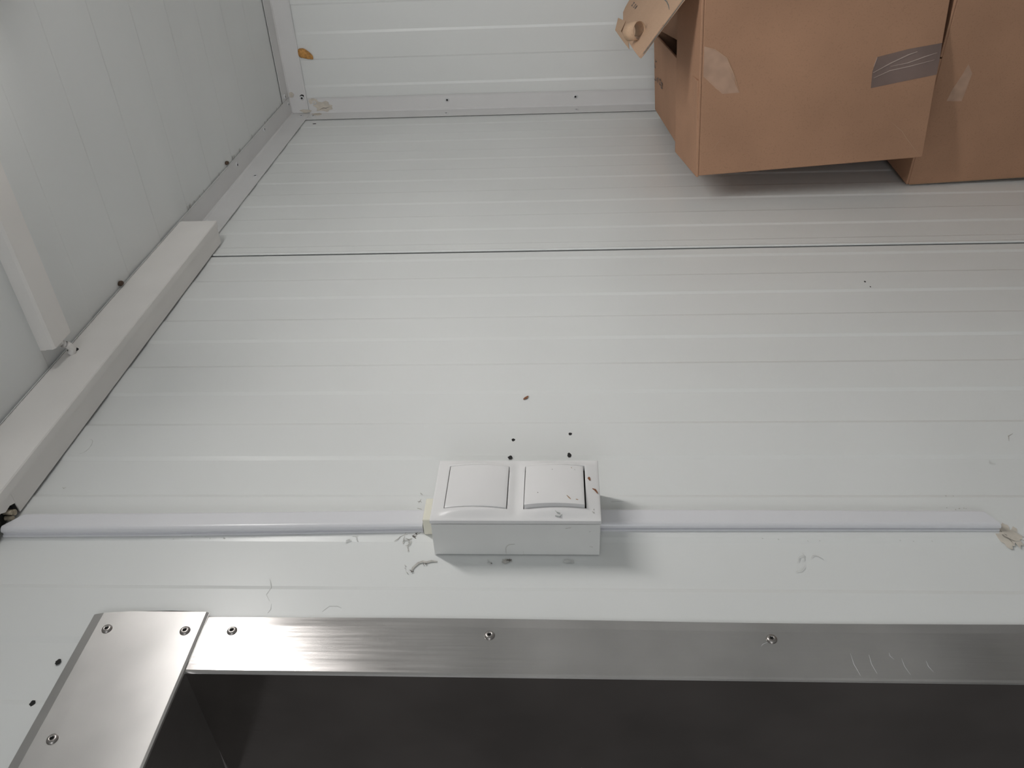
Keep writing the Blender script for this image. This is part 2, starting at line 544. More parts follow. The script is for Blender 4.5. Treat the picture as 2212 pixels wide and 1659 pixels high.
# header, lapped over the jamb
hb = MB()
HZ1 = 0.3675
ys = [DOOR_Y0 - 0.06 + (-0.0715 - (DOOR_Y0 - 0.06)) * i / 60 for i in range(61)]
rows = []
for i, y in enumerate(ys):
    t = i / 60
    def yy(z):   # gently curved, not quite square end
        if i < 60:
            return y
        s_ = (z - DOOR_Z) / (HZ1 - DOOR_Z)
        return -0.0704 - 0.0026 * s_ + 0.0022 * math.sin(math.pi * s_) * 1.0
    zz = [HZ1, HZ1, HZ1 - 0.0085, 0.335, 0.300, DOOR_Z + 0.0025, DOOR_Z + 0.0006, DOOR_Z]
    xx = [0.0022, 0.0030, 0.0044, 0.0044, 0.0044, 0.0044, 0.0036, 0.0024]
    row = [(x, yy(z), z) for x, z in zip(xx, zz)]
    yk = min(y, DOOR_Y1 - 0.0004)
    tail = [(-0.165, yk, DOOR_Z), (-0.165, yk, DOOR_Z + .0016), (0.0008, yk, DOOR_Z + .0016)] if y < DOOR_Y1 else [(0.0030, yy(DOOR_Z), DOOR_Z), (0.0030, yy(DOOR_Z), DOOR_Z + .001), (0.0028, yy(DOOR_Z), DOOR_Z + .0016)]
    rows.append(row + tail)
k = len(rows[0])
for r_ in rows:
    hb.v += r_
for i in range(len(rows) - 1):
    for j in range(k):
        hb.f.append([i * k + j, i * k + (j + 1) % k, (i + 1) * k + (j + 1) % k, (i + 1) * k + j])
        hb.mi.append(0)
hb.f += [list(range(k)), list(range((len(rows) - 1) * k, len(rows) * k))]
hb.mi += [0, 0]
obj('header_plate', hb, 'steel_header', door)
for y, z, x in ((-0.0892, 0.3484, .0046), (-0.0903, 0.2804, .0046), (-0.1890, 0.3448, .0046), (-0.0884, 0.2411, .0028), (-0.0904, 0.0242, .0028), (-0.0911, -0.2037, .0028), (-0.0910, -0.44, .0028)):
    rivet(door, RIV_S, (x, y, z), (1, 0, 0))
# scratches in the jamb
sc = MB()
for y0_, z0_, y1_, z1_ in ((-.104, -.262, -.124, -.263), (-.105, -.276, -.122, -.276), (-.103, -.292, -.109, -.293), (-.108, -.300, -.123, -.301), (-.098, -.194, -.094, -.199), (-.110, -.318, -.120, -.319)):
    ribbon(sc, [(y0_, z0_), ((y0_ + y1_) / 2, (z0_ + z1_) / 2 + .0006), (y1_, z1_ - .001)], 0.0004, (0.00265, 0, 0), Y_, Z_, X_, 0.0001)
obj('scratch', sc, 'rivet_white', door)

# ------------------------------------------------------------------ holes and scuffs in the wall
def hole(y, z, ry, rz, seed):
    mb = MB().prism(blob_pts(ry, rz, seed, 14, 0.15), (0.0004, y, z), Y_, Z_, X_, 0.00025)
    obj('drill_hole', mb, 'dark_gap', wall_left)
for i, (y, z, ry, rz) in enumerate(((0.1646, 0.0153, .0022, .0019), (0.1744, -0.0459, .0023, .0020), (0.1357, 0.0175, .0028, .0024), (0.1392, -0.0444, .0036, .0022),
                                    (-0.1194, 0.3773, .0028, .0022), (-0.1571, 0.3788, .0026, .0022), (0.5042, -0.4552, .0022, .0012), (0.4896, -0.4582, .0014, .0008),
                                    (1.2493, 0.4950, .0028, .0045), (0.0975, 0.0895, .0008, .0007))):
    hole(y, z, ry, rz, 20 + i)

def scuff(pts_list, mat, w, x=0.0005, name='scuff_mark', parent=None):
    mb = MB()
    for pts in pts_list:
        ribbon(mb, pts, w, (x, 0, 0), Y_, Z_, X_, 0.0002)
    return obj(name, mb, mat, parent or wall_left)
def scribble(y, z, ry, rz, n, seed, seg=4):
    rnd = random.Random(seed)
    out = []
    for _ in range(n):
        p = [y + ry * (rnd.random() * 2 - 1), z + rz * (rnd.random() * 2 - 1)]
        st = [tuple(p)]
        a = rnd.random() * 6.28
        for _ in range(seg):
            a += (rnd.random() - .5) * 1.6
            l = 0.5 * min(ry, rz) * (0.4 + rnd.random())
            p = [p[0] + l * math.cos(a), p[1] + l * math.sin(a)]
            st.append(tuple(p))
        out.append(st)
    return out
scuff(scribble(0.0690, 0.1030, 0.012, 0.003, 4, 1), 'scuff', 0.0007)
scuff(scribble(0.0180, 0.1070, 0.007, 0.006, 9, 2), 'scuff', 0.0007)
scuff(scribble(0.0225, 0.1020, 0.003, 0.002, 4, 12), 'scuff_dark', 0.0009)
scuff([[(-0.0085, 0.0770), (-0.0080, 0.0830), (-0.0095, 0.0870), (-0.0085, 0.0905), (-0.0105, 0.0945), (-0.0160, 0.0985), (-0.0210, 0.0990)]], 'scuff', 0.0022)
scuff(scribble(-0.0100, 0.0860, 0.002, 0.004, 3, 3, 3), 'scuff_dark', 0.0006, x=0.0008)
scuff(scribble(-0.0195, 0.0985, 0.002, 0.002, 2, 4, 3), 'scuff_dark', 0.0008, x=0.0008)
scuff(scribble(-0.0160, 0.1060, 0.005, 0.003, 3, 44, 2), 'scuff', 0.0008)
for i, (y, z, ry, rz, mt) in enumerate(((-0.0072, 0.0141, .0022, .0040, 'scuff'), (-0.0075, -0.0415, .0020, .0045, 'scuff_pale'), (-0.0065, 0.0120, .0010, .0022, 'scuff_dark'))):
    mb = MB().prism(blob_pts(ry, rz, 60 + i, 18, 0.45), (0.0004, y, z), Y_, Z_, X_, 0.0003 + .0001 * i)
    obj('scuff_mark', mb, mt, wall_left)
scuff(scribble(-0.0090, 0.0330, 0.0016, 0.007, 4, 7), 'scuff_pale', 0.0010)
scuff(scribble(0.0779, -0.4080, 0.0004, 0.004, 3, 8), 'scuff', 0.0008)
scuff(scribble(0.0605, -0.4070, 0.0010, 0.011, 6, 9, 2), 'scuff', 0.0009)
scuff([[(0.1600, -0.4980), (0.1680, -0.5010), (0.1720, -0.5070)]], 'scuff', 0.0011)
scuff([[(0.1300, -0.4660), (0.1250, -0.4640), (0.1245, -0.4700)]], 'scuff_pale', 0.0009)
scuff([[(-0.030, 0.226), (-0.040, 0.222), (-0.048, 0.224), (-0.055, 0.219)], [(-.058, .2165), (-.064, .2155), (-.068, .2170)]], 'scuff_pale', 0.0007)
scuff([[(-0.066, 0.170), (-0.060, 0.165), (-0.060, 0.158), (-.062, .154)]], 'scuff_pale', 0.0007)
scuff(scribble(0.0190, 0.1616, 0.003, 0.003, 4, 15), 'scuff_pale', 0.0009)
scuff(scribble(0.0200, 0.30, 0.0012, 0.05, 6, 16, 3), 'scuff_pale', 0.0008)
scuff([[(0.1560 + .012 * math.cos(a), 0.4860 + .0055 * math.sin(a)) for a in [3.0 + .35 * i for i in range(11)]]], 'scuff_pale', 0.0007)
scuff([[(0.090, 0.4790), (0.0885, 0.4770), (0.0900, 0.4755)]], 'scuff', 0.0007)
scuff([[(0.7120, -0.2600), (0.7010, -0.2630)]], 'scuff', 0.0009)
scuff(scribble(-0.0080, -0.2500, 0.006, 0.010, 4, 17), 'scuff_pale', 0.0006)
scuff(scribble(0.0200, -0.30, 0.0016, 0.09, 7, 18, 2), 'scuff_pale', 0.0007)
scuff([[(0.0690, -0.0840), (0.0700, -0.0900), (0.0705, -0.0960)]], 'scuff_pale', 0.0006)
scuff([[(0.2375, 0.0068), (0.2405, 0.0040), (0.2440, 0.0016)]], 'rust_stain', 0.0036, name='rust_fleck')
sm = MB()
for (dy, dz, ry, rz, sd) in ((-.004, -.006, .012, .007, 1), (-.006, .001, .013, .006, 2), (.004, -.002, .008, .005, 3)):
    sm.prism(blob_pts(ry, rz, sd, 20, 0.35), (0.0005, 0.0290 + dy, -0.4370 + dz), Y_, Z_, X_, 0.0003 + 0.0001 * sd)
obj('paint_chip', sm, 'sealant', wall_left)
scuff(scribble(0.0240, -0.4400, 0.010, 0.010, 7, 19), 'scuff', 0.0008, x=0.0008)

# ------------------------------------------------------------------ cable channel in the ceiling corner
ch = thing('cable_channel', 'thick white plastic cable channel running along the ceiling corner', 'cable channel', (0, 0.66, 0.5024))
CX, CZ, CY1 = 0.0385, 0.5024, 0.6590
w = 0.0018
cm = MB()
# bottom plate with a broken notch where the wall trunking enters
NY0, NY1 = 0.0195, 0.0520
cm.box(0.0027, CX - w, NY1, CY1, CZ, CZ + w)
cm.box(0.0027, CX - w, YF, NY0 - 0.004, CZ, CZ + w)
cm.prism([(0.0200, NY0 - .004), (CX - w, NY0 - .004), (CX - w, NY1), (0.0150, NY1), (0.0185, 0.0440), (0.0175, 0.036), (0.0215, 0.0300), (0.0205, 0.022)], (0, 0, CZ), X_, Y_, Z_, w)
cm.box(0.0027, 0.0045, YF, CY1, ZC - 0.018, ZC - 0.0035)
obj('channel_body', cm, 'channel_plastic', ch, 0.0006)
cm = MB()
prof = [(CX, CZ), (CX, ZC - 0.0055), (CX - .003, ZC - 0.0040), (CX - .003 , ZC - .0032), (CX + .0006, ZC - .0032), (CX + .0018, ZC - .0055), (CX + .0018, CZ - .0004), (CX + .0004, CZ - .0014), (CX - .009, CZ - .0014), (CX - .009, CZ - .0002)]
cm.sweep(prof, lambda p, q, t: (p, t, q), YF, CY1)
obj('channel_cover', cm, 'channel_plastic', ch)
cm = MB()
cm.box(0.0060, CX - .0005, CY1 - 0.0016, CY1 - .0002, CZ + .0004, ZC - 0.0045)
obj('end_cap', cm, 'channel_plastic', ch, 0.0005)
# drilled cable hole towards the ceiling trunking
cm = MB().prism(blob_pts(0.0052, 0.0065, 2, 20, 0.06), (CX + .0018, 0.2900, 0.5520), Y_, Z_, X_, 0.0003)
obj('cable_hole', cm, 'dark_gap', ch)
cm = MB()
ribbon(cm, [(.09, 0), (.2, .0001), (.36, 0), (.52, .0001), (.64, 0)], 0.0005, (0, 0, 0.5046), Y_, Z_, X_, CX + .0020)
# near-black sheet that paints in the shade inside the notch
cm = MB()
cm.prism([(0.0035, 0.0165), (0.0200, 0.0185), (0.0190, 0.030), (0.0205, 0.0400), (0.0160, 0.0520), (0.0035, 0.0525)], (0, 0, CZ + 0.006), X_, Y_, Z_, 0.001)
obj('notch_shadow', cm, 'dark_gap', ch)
cm = MB()
for i, (x, y, r) in enumerate(((0.010, 0.0440, .0030), (0.0135, 0.0400, .0022), (0.0075, 0.0385, .0024))):
    prof = [(x + r * math.cos(a), y + r * math.sin(a)) for a in [2 * math.pi * k_ / 10 for k_ in range(10)]]
    cm.sweep(prof, lambda p, q, t: (p, q, t), CZ - 0.002, CZ + 0.010)
obj('cable', cm, 'torn_core', ch, smooth=False)
# small cable loop bridging to the ceiling trunking
cl = MB()
n = 12
prev = None
path = [(0.0400, 0.2820, 0.5500), (0.0470, 0.2840, 0.5470), (0.0540, 0.2800, 0.5490), (0.0600, 0.2740, 0.5520), (0.0720, 0.2730, 0.5530)]
pts = []
for i in range(len(path) - 1):
    for s_ in range(4):
        t = s_ / 4
        pts.append(Vector(path[i]).lerp(Vector(path[i + 1]), t))
pts.append(Vector(path[-1]))
for i, p_ in enumerate(pts):
    d = (pts[min(i + 1, len(pts) - 1)] - pts[max(i - 1, 0)]).normalized()
    u_ = d.orthogonal().normalized()
    v_ = d.cross(u_)
    for k_ in range(10):
        a = 2 * math.pi * k_ / 10
        cl.v.append(tuple(p_ + (u_ * math.cos(a) + v_ * math.sin(a)) * 0.0042))
for i in range(len(pts) - 1):
    for k_ in range(10):
        cl.f.append([i * 10 + k_, i * 10 + (k_ + 1) % 10, (i + 1) * 10 + (k_ + 1) % 10, (i + 1) * 10 + k_])
        cl.mi.append(0)
obj('cable', cl, 'channel_plastic', ch, smooth=True)

# ceiling trunking leading to the lamp
ct = thing('ceiling_trunking', 'flat white plastic cable trunking crossing the ceiling towards the lamp', 'cable trunking', (0.065, 0.2725, ZC))
tb = MB()
tb.box(0.0640, 0.46, 0.2525, 0.2925, ZC - 0.0075, ZC - 0.0005)
obj('trunking_base', tb, 'channel_plastic', ct)
tb = MB()
prof = [(0.2518, ZC - 0.0070), (0.2518, ZC - 0.0160), (0.2545, ZC - 0.0185), (0.2905, ZC - 0.0185), (0.2932, ZC - 0.0160), (0.2932, ZC - 0.0070), (0.2915, ZC - .0070), (0.2915, ZC - 0.0165), (0.2535, ZC - 0.0165), (0.2535, ZC - .0070)]
tb.sweep(prof, lambda p, q, t: (t, p, q), 0.0655, 0.46)
obj('trunking_cover', tb, 'channel_plastic', ct)
# rusty screws by the trim
for nm, x, y in (('screw', 0.0463, 0.8968), ('screw', 0.0445, 0.4494)):
    s_ = MB()
    for k_, (r, z) in enumerate(((0.0030, ZC - .0005), (0.0034, ZC - .0030), (0.0026, ZC - .0052), (0.0008, ZC - .0060))):
        s_.v += [(x + r * math.cos(2 * math.pi * i / 12), y + 1.5 * r * math.sin(2 * math.pi * i / 12), z) for i in range(12)]
    for k_ in range(3):
        for i in range(12):
            s_.f.append([k_ * 12 + i, k_ * 12 + (i + 1) % 12, k_ * 12 + 12 + (i + 1) % 12, k_ * 12 + 12 + i])
            s_.mi.append(0)
    s_.f.append(list(range(36, 48)))
    s_.mi.append(0)
    obj(nm, s_, 'screw_rust', trim_1, smooth=True)
# grime along the lifted trim edge
gm = MB()
rnd = random.Random(11)
for i in range(18):
    y = 0.66 + rnd.random() * 0.62
    l = 0.003 + rnd.random() * 0.004
    ribbon(gm, [(0.0385, y), (0.0400 + l * .5, y + .001), (0.0400 + l, y + .002 * rnd.random())], 0.0012 + .0025 * rnd.random(), (0, 0, ZC - 0.0007), X_, Y_, (0, 0, -1), 0.0002)
obj('grime', gm, 'grime', trim_1)

# ------------------------------------------------------------------ wall trunking above and below the switch
def trunk_prof(y0, wd, hgt):
    r = 0.0042
    pts = [(0.0006, y0 - .0004), (0.0026, y0 - .0004), (0.0029, y0 + .0016), (0.0036, y0 + .0016)]
    pts += [(hgt - r, y0)]
    for k_ in range(1, 6):
        a = math.pi / 2 * k_ / 6
        pts.append((hgt - r + r * math.sin(a), y0 + r - r * math.cos(a)))
    pts.append((hgt, y0 + r))
    pts.append((hgt, y0 + wd - r))
    for k_ in range(1, 6):
        a = math.pi / 2 * k_ / 6
        pts.append((hgt - r + r * math.cos(a), y0 + wd - r + r * math.sin(a)))
    pts += [(hgt - r, y0 + wd), (0.0034, y0 + wd - .0004), (0.0030, y0 + wd + .0006), (0.0006, y0 + wd + .0006)]
    return pts
def trunk(name, label, secs, group):
    """secs: list of (z, y0, width, height)"""
    t = thing(name, label, 'cable trunking', (0, secs[-1][1], secs[-1][0]), group)
    mb = MB()
    rings_ = []
    for z, y0, wd, hg, cut in secs:
        pr_ = trunk_prof(y0, wd, hg)
        k_ = len(pr_)
        rings_.append(k_)
        for q, p in pr_:
            mb.v.append((q, p, z + cut(q, p)))
    k_ = rings_[0]
    for i in range(len(secs) - 1):
        for j in range(k_):
            mb.f.append([i * k_ + j, i * k_ + (j + 1) % k_, (i + 1) * k_ + (j + 1) % k_, (i + 1) * k_ + j])
            mb.mi.append(0)
    mb.f += [list(range(k_)), list(range((len(secs) - 1) * k_, len(secs) * k_))]
    mb.mi += [0, 0]
    obj('trunking_cover', mb, 'conduit_plastic', t)
    return t
nc = lambda q, p: 0.0
t_up = trunk('wall_trunking', 'longer white plastic trunking running from the ceiling channel to the switch', [
    (0.4985, 0.0200, 0.0230, 0.0112, lambda q, p: (0.004 if p < 0.031 else -0.009)), (0.470, 0.0203, 0.0230, 0.0112, nc), (0.369, 0.0216, 0.0230, 0.0108, nc), (0.25, 0.0240, 0.0228, 0.0104, nc), (0.0950, 0.0282, 0.0226, 0.0098, nc)], None)
t_dn = trunk('wall_trunking', 'shorter white plastic trunking below the switch ending on bare wall', [
    (-0.0700, 0.0300, 0.0226, 0.0090, nc), (-0.25, 0.0310, 0.0215, 0.0086, nc), (-0.40, 0.0315, 0.0210, 0.0082, nc),
    (-0.4290, 0.0315, 0.0208, 0.0082, lambda q, p: 0.55 * (p - 0.0315) - 0.006 + 0.25 * max(0, .008 - q))], None)

# ------------------------------------------------------------------ double light switch
sw = thing('light_switch', 'white double rocker light switch on a deep surface box', 'light switch', (0, 0.0, -0.0706))
SZ0, SZ1, SH = -0.0706, 0.0814, 0.081
BX, PX = 0.0388, 0.0398
bb = MB()
# back box, open front
t = 0.002
bb.box(0.0006, BX, 0.0002, t, SZ0 + .0008, SZ1 - .0008)
bb.box(0.0006, BX, SH - t, SH - .0002, SZ0 + .0008, SZ1 - .0008)
bb.box(0.0006, BX, t, SH - t, SZ0 + .0008, SZ0 + t)
bb.box(0.0006, BX, t, SH - t, SZ1 - t, SZ1 - .0008)
bb.box(0.0006, 0.0026, t, SH - t, SZ0 + t, SZ1 - t)
back = obj('back_box', bb, 'switch_box_plastic', sw, 0.0005)
# knockout outline in the side of the box
ko = MB()
pts = [(0.0012, 0.0150), (0.0080, 0.0150)] + [(0.0080 + .0062 * math.sin(a), 0.0150 - .0062 * (1 - math.cos(a))) for a in [math.pi / 2 * i / 6 for i in range(1, 7)]] + [(0.0145, 0.0065)]
ribbon(ko, pts, 0.0005, (0, 0.0003, 0), X_, Z_, (0, -1, 0), 0.0003)
ribbon(ko, [(0.0012, -0.0009), (0.0055, -0.0008)], 0.0003, (0, 0.0003, 0), X_, Z_, (0, -1, 0), 0.0003)
kob = obj('knockout', ko, 'grime', sw)
kob.parent = back
gang = [(0.0814 + 0.0054) / 2, (0.0054 - 0.0706) / 2]
GW = 0.0760
def bulge(y, z, full=True):
    best = min(gang, key=lambda c: abs(z - c))
    s_ = (z - best) / (GW / 2)
    g = max(0.0, 1 - s_ * s_)
    e = min(1.0, max(0.0, y / 0.0115))
    e2 = min(1.0, max(0.0, (SH - y) / 0.0115))
    k_ = (e * e * (3 - 2 * e)) * (e2 * e2 * (3 - 2 * e2))
    return 0.0436 + 0.0046 * g * k_
RK = [(0.0131, 0.0699), (-0.0577, -0.0016)]     # rocker openings in height
RY0, RY1 = 0.0135, 0.0703
# frame plate: height field with two rectangular openings
def span(a, b_, n_):
    return [a + (b_ - a) * i / n_ for i in range(n_ + 1)]
zc_ = span(SZ0, -0.0577, 5)[:-1] + span(-0.0577, -0.0016, 16)[:-1] + span(-0.0016, 0.0131, 6)[:-1] + span(0.0131, 0.0699, 16)[:-1] + span(0.0699, SZ1, 5)
yc_ = span(0.0, RY0, 8)[:-1] + span(RY0, RY1, 8)[:-1] + span(RY1, SH, 6)
fp = MB()
nz, ny = len(zc_), len(yc_)
for y in yc_:
    for z in zc_:
        fp.v.append((bulge(y, z), y, z))
base = len(fp.v)
for y in yc_:
    for z in zc_:
        fp.v.append((PX, y, z))
def inhole(i, j):
    y = (yc_[i] + yc_[i + 1]) / 2
    z = (zc_[j] + zc_[j + 1]) / 2
    return RY0 < y < RY1 and any(a < z < b_ for a, b_ in RK)
for i in range(ny - 1):
    for j in range(nz - 1):
        if inhole(i, j):
            continue
        q = [i * nz + j, i * nz + j + 1, (i + 1) * nz + j + 1, (i + 1) * nz + j]
        fp.f.append(q)
        fp.f.append([base + a for a in q][::-1])
        fp.mi += [0, 0]
        for (di, dj, e0, e1) in ((-1, 0, 0, 1), (0, 1, 1, 2), (1, 0, 2, 3), (0, -1, 3, 0)):
            ii, jj = i + di, j + dj
            if ii < 0 or jj < 0 or ii >= ny - 1 or jj >= nz - 1 or inhole(ii, jj):
                fp.f.append([q[e0], q[e1], base + q[e1], base + q[e0]])
                fp.mi.append(0)
plate = obj('frame_plate', fp, 'switch_plastic', sw)
for p_ in plate.data.polygons:
    p_.use_smooth = abs(p_.normal.x) > 0.5
bv = plate.modifiers.new('bevel', 'BEVEL'); bv.width = 0.0005; bv.segments = 2; bv.limit_method = 'ANGLE'; bv.angle_limit = R(50)
# dark well behind the rockers
wl = MB()
for a, b_ in RK:
    wl.box(0.0400, 0.0404, RY0 + .0001, RY1 - .0001, a + .0001, b_ - .0001)
obj('mechanism', wl, 'dark_gap', sw)
def rocker(a, b_, tilt, gap_lo, gap_hi):
    z0_, z1_ = a + gap_lo, b_ - gap_hi
    y0_, y1_ = RY0 + 0.0003, RY1 - 0.0003
    zz, yy_ = span(z0_, z1_, 16), span(y0_, y1_, 10)
    mb = MB()
    for lay in (0, 1):
        for y in yy_:
            for z in zz:
                s_ = (z - (a + b_) / 2) / (GW / 2)
                x = 0.0436 + 0.0046 * max(0, 1 - s_ * s_) + 0.0002 + tilt * (1.0 - (y - y0_) / (y1_ - y0_))
                mb.v.append((x if lay == 0 else 0.0412, y, z))
    n1, n2 = len(zz), len(yy_)
    b0_ = n1 * n2
    for i in range(n2 - 1):
        for j in range(n1 - 1):
            q = [i * n1 + j, i * n1 + j + 1, (i + 1) * n1 + j + 1, (i + 1) * n1 + j]
            mb.f.append(q); mb.f.append([b0_ + v for v in q][::-1]); mb.mi += [0, 0]
    for i in range(n2 - 1):
        for j in (0, n1 - 1):
            mb.f.append([i * n1 + j, (i + 1) * n1 + j, b0_ + (i + 1) * n1 + j, b0_ + i * n1 + j]); mb.mi.append(0)
    for j in range(n1 - 1):
        for i in (0, n2 - 1):
            mb.f.append([i * n1 + j, i * n1 + j + 1, b0_ + i * n1 + j + 1, b0_ + i * n1 + j]); mb.mi.append(0)
    o = obj('rocker', mb, 'switch_plastic', sw)
    for p__ in o.data.polygons:
        p__.use_smooth = abs(p__.normal.x) > 0.5
    bv_ = o.modifiers.new('bevel', 'BEVEL'); bv_.width = 0.0004; bv_.segments = 2; bv_.limit_method = 'ANGLE'; bv_.angle_limit = R(50)
    return o
rocker(RK[0][0], RK[0][1], 0.0005, 0.0006, 0.0006)
rk2 = rocker(RK[1][0], RK[1][1], 0.0040, 0.0014, 0.0007)
# stains on the right gang
def rx2(y, z):
    s_ = (z - (RK[1][0] + RK[1][1]) / 2) / (GW / 2)
    return 0.0438 + 0.0046 * max(0, 1 - s_ * s_) + 0.0040 * (1.0 - (y - RY0) / (RY1 - RY0)) + 0.0001
def stain(pts, wdt, mat, xf, parent):
    mb = MB()
    xs_ = [xf(a, b_) for a, b_ in pts]
    ribbon(mb, pts, wdt, (min(xs_), 0, 0), Y_, Z_, X_, max(xs_) - min(xs_) + 0.0003, True)
    return obj('stain', mb, mat, parent)
bx_ = lambda y, z: bulge(y, z) + 0.0001
stain([(.0550, -.0615), (.0535, -.0612), (.0505, -.0622)], .0026, 'rust_stain', bx_, plate)
stain([(.0400, -.0640), (.0385, -.0665), (.0345, -.0685)], .0016, 'rust_stain', bx_, plate)
stain([(.0100, -.0630), (.0085, -.0645)], .0016, 'scuff', bx_, plate)
stain([(.0135, -.0645), (.0125, -.0640)], .0013, 'scuff', bx_, plate)
stain([(.0090, -.0300), (.0070, -.0320), (.0060, -.0345)], .0010, 'scuff_pale', bx_, plate)
stain([(.0045, -.0300), (.0040, -.0340), (.0060, -.0360)], .0012, 'scuff_pale', bx_, plate)
stain([(.0245, -.0405), (.0215, -.0425), (.0195, -.0440)], .0009, 'tan_stain', rx2, rk2)
stain([(.0200, -.0485), (.0195, -.0505)], .0013, 'tan_stain', rx2, rk2)
stain([(.0290, -.0140), (.0285, -.0146)], .0010, 'scuff_dark', rx2, rk2)
stain([(.0660, -.0450), (.0650, -.0455)], .0010, 'tan_stain', rx2, rk2)
stain([(.0630, -.0480), (.0625, -.0485)], .0009, 'scuff', rx2, rk2)
stain([(.0625, -.0270), (.0620, -.0275)], .0008, 'scuff', rx2, rk2)
for pts in ([(.0340, -.0390), (.0355, -.0440)], [(.030, -.0600), (.0305, -.0612)], [(.0170, -.0230), (.0170, -.0236)], [(.0115, -.0605), (.0110, -.0635)], [(.0290, -.0695), (.0285, -.0698)]):
    mb = MB()
    ribbon(mb, pts, 0.0006, (0, 0.0002, 0), X_, Z_, (0, -1, 0), 0.0002)
    st_ = obj('stain', mb, 'scuff', sw)
    st_.parent = back
# cream entry piece at the ceiling side
ce_ = MB().box(0.0006, 0.0200, 0.0245, 0.0540, SZ1 - .0010, 0.0935)
obj('cable_entry', ce_, 'cream_plastic', sw, 0.0012)

# ------------------------------------------------------------------ cardboard boxes
BA = Vector((0.05, 0.7762, -0.2616))
BM = [Vector((0.99660, 0.06655, 0.04866)), Vector((-0.06879, 0.99657, 0.04598)), Vector((-0.04543, -0.04917, 0.99776))]
BH, BL, BW, BT = 0.3578, 0.4549, 0.296, 0.0045
def frame(org, ax):
    return lambda a, b_, c: tuple(org + ax[0] * a + ax[1] * b_ + ax[2] * c)
def fbox(mb, fr, a0, a1, b0, b1, c0, c1, mi=0):
    return mb.hull8([fr(a, b_, c) for a in (a0, a1) for b_ in (b0, b1) for c in (c0, c1)], mi)
up_ = frame(BA, BM)
ubx = thing('cardboard_box', 'upper brown cardboard box with a raised torn top flap', 'cardboard box', up_(BW / 2, BL / 2, -BH), 'stacked cardboard boxes')
mb = MB()
fbox(mb, up_, 0, BW, 0, BT, -BH, -.001)
fbox(mb, up_, 0, BW, BL - BT, BL, -BH, -.001)
fbox(mb, up_, 0, BT, BT, BL - BT, -BH, -.001)
fbox(mb, up_, BW - BT, BW, BT, BL - BT, -BH, -.001)
fbox(mb, up_, BT, BW - BT, BT, BL - BT, -BH, -BH + BT)
body = obj('box_body', mb, 'cardboard', ubx, 0.0012)
# long flap on the wall side, folded shut
mb = MB()
mb.hull8([up_(a, b_, c + (0.000 if a == 0 else 0.003)) for a in (0, 0.149) for b_ in (0.002, BL - .002) for c in (-.0015, 0.0028)])
obj('flap', mb, 'cardboard', ubx, 0.0010)
# short flap at the front, lying on top
mb = MB()
mb.hull8([up_(a, b_, (-0.001 if b_ == 0 else 0.0085) + c) for a in (-0.002, BW - .003) for b_ in (0.0, 0.149) for c in (0.0, 0.0040)])
obj('flap', mb, 'cardboard', ubx, 0.0012)
# short flap at the back, dipping inside
mb = MB()
mb.hull8([up_(a, b_, (0.0 if b_ == BL - .001 else -0.016) + c) for a in (0.155, BW - .006) for b_ in (BL - .140, BL - .001) for c in (-.006, -0.002)])
obj('flap', mb, 'cardboard', ubx, 0.0010)
# long flap on the room side, standing up and torn
sd = (BM[0] * -0.7647 + BM[2] * 0.6444).normalized()
fo = Vector(up_(BW, 0, 0))
fn = BM[1].cross(sd).normalized()
if fn.dot(BM[2]) < 0:
    fn = -fn
fpts = [(0.0, 0.0), (0.0421, 0.0), (0.085, 0.001), (0.087, 0.004), (0.1100, 0.0015), (0.1360, 0.001), (0.1416, 0.003), (0.1420, 0.060), (0.1412, 0.130), (0.1425, 0.200), (0.1415, 0.246), (0.1257, 0.297), (0.1180, 0.340), (0.1100, 0.352), (0.0929, 0.364), (0.050, 0.400), (0.0, 0.440)]
mb = MB().prism(fpts, fo, sd, BM[1], fn, 0.0045)
rf = obj('flap', mb, 'cardboard_pale', ubx, 0.0005)
# dark corrugated edge of that flap
mb = MB()
mb.prism([(0.006, -0.0004), (0.134, 0.0006), (0.134, 0.0016), (0.006, 0.0008)], fo + fn * 0.0016, sd, BM[1], fn, 0.0012)
eg = obj('corrugated_edge', mb, 'scuff_dark', ubx)
eg.parent = rf
# paper curl standing on the flap
def curl(cs, cb, r, wid, a0, a1, tiltv, name='paper_curl'):
    mb_ = MB()
    C_ = fo + sd * cs + BM[1] * cb + fn * (0.0045 + r)
    ax = (sd * tiltv[0] + BM[1] * tiltv[1] + fn * tiltv[2]).normalized()
    u_ = ax.orthogonal().normalized()
    u_ = (fn - ax * fn.dot(ax)).normalized()
    v_ = ax.cross(u_)
    n_ = 20
    for i in range(n_ + 1):
        t_ = i / n_
        a = a0 + (a1 - a0) * t_
        rr = r * (1 + 0.25 * t_)
        for w_ in (-wid / 2, wid / 2):
            for th in (0, 0.0006):
                mb_.v.append(tuple(C_ + ax * (w_ + 0.004 * t_) + (u_ * -math.cos(a) + v_ * math.sin(a)) * (rr + th)))
    for i in range(n_):
        o_ = i * 4
        for q in ((0, 2, 6, 4), (1, 5, 7, 3), (0, 4, 5, 1), (2, 3, 7, 6)):
            mb_.f.append([o_ + k_ for k_ in q]); mb_.mi.append(0)
    mb_.f += [[0, 1, 3, 2], [n_ * 4, n_ * 4 + 2, n_ * 4 + 3, n_ * 4 + 1]]
    mb_.mi += [0, 0]
    o = obj(name, mb_, 'paper_curl', ubx, smooth=True)
    o.parent = rf
    return o
curl(0.119, 0.085, 0.0115, 0.022, R(0), R(335), (0.55, 0.80, 0.42))
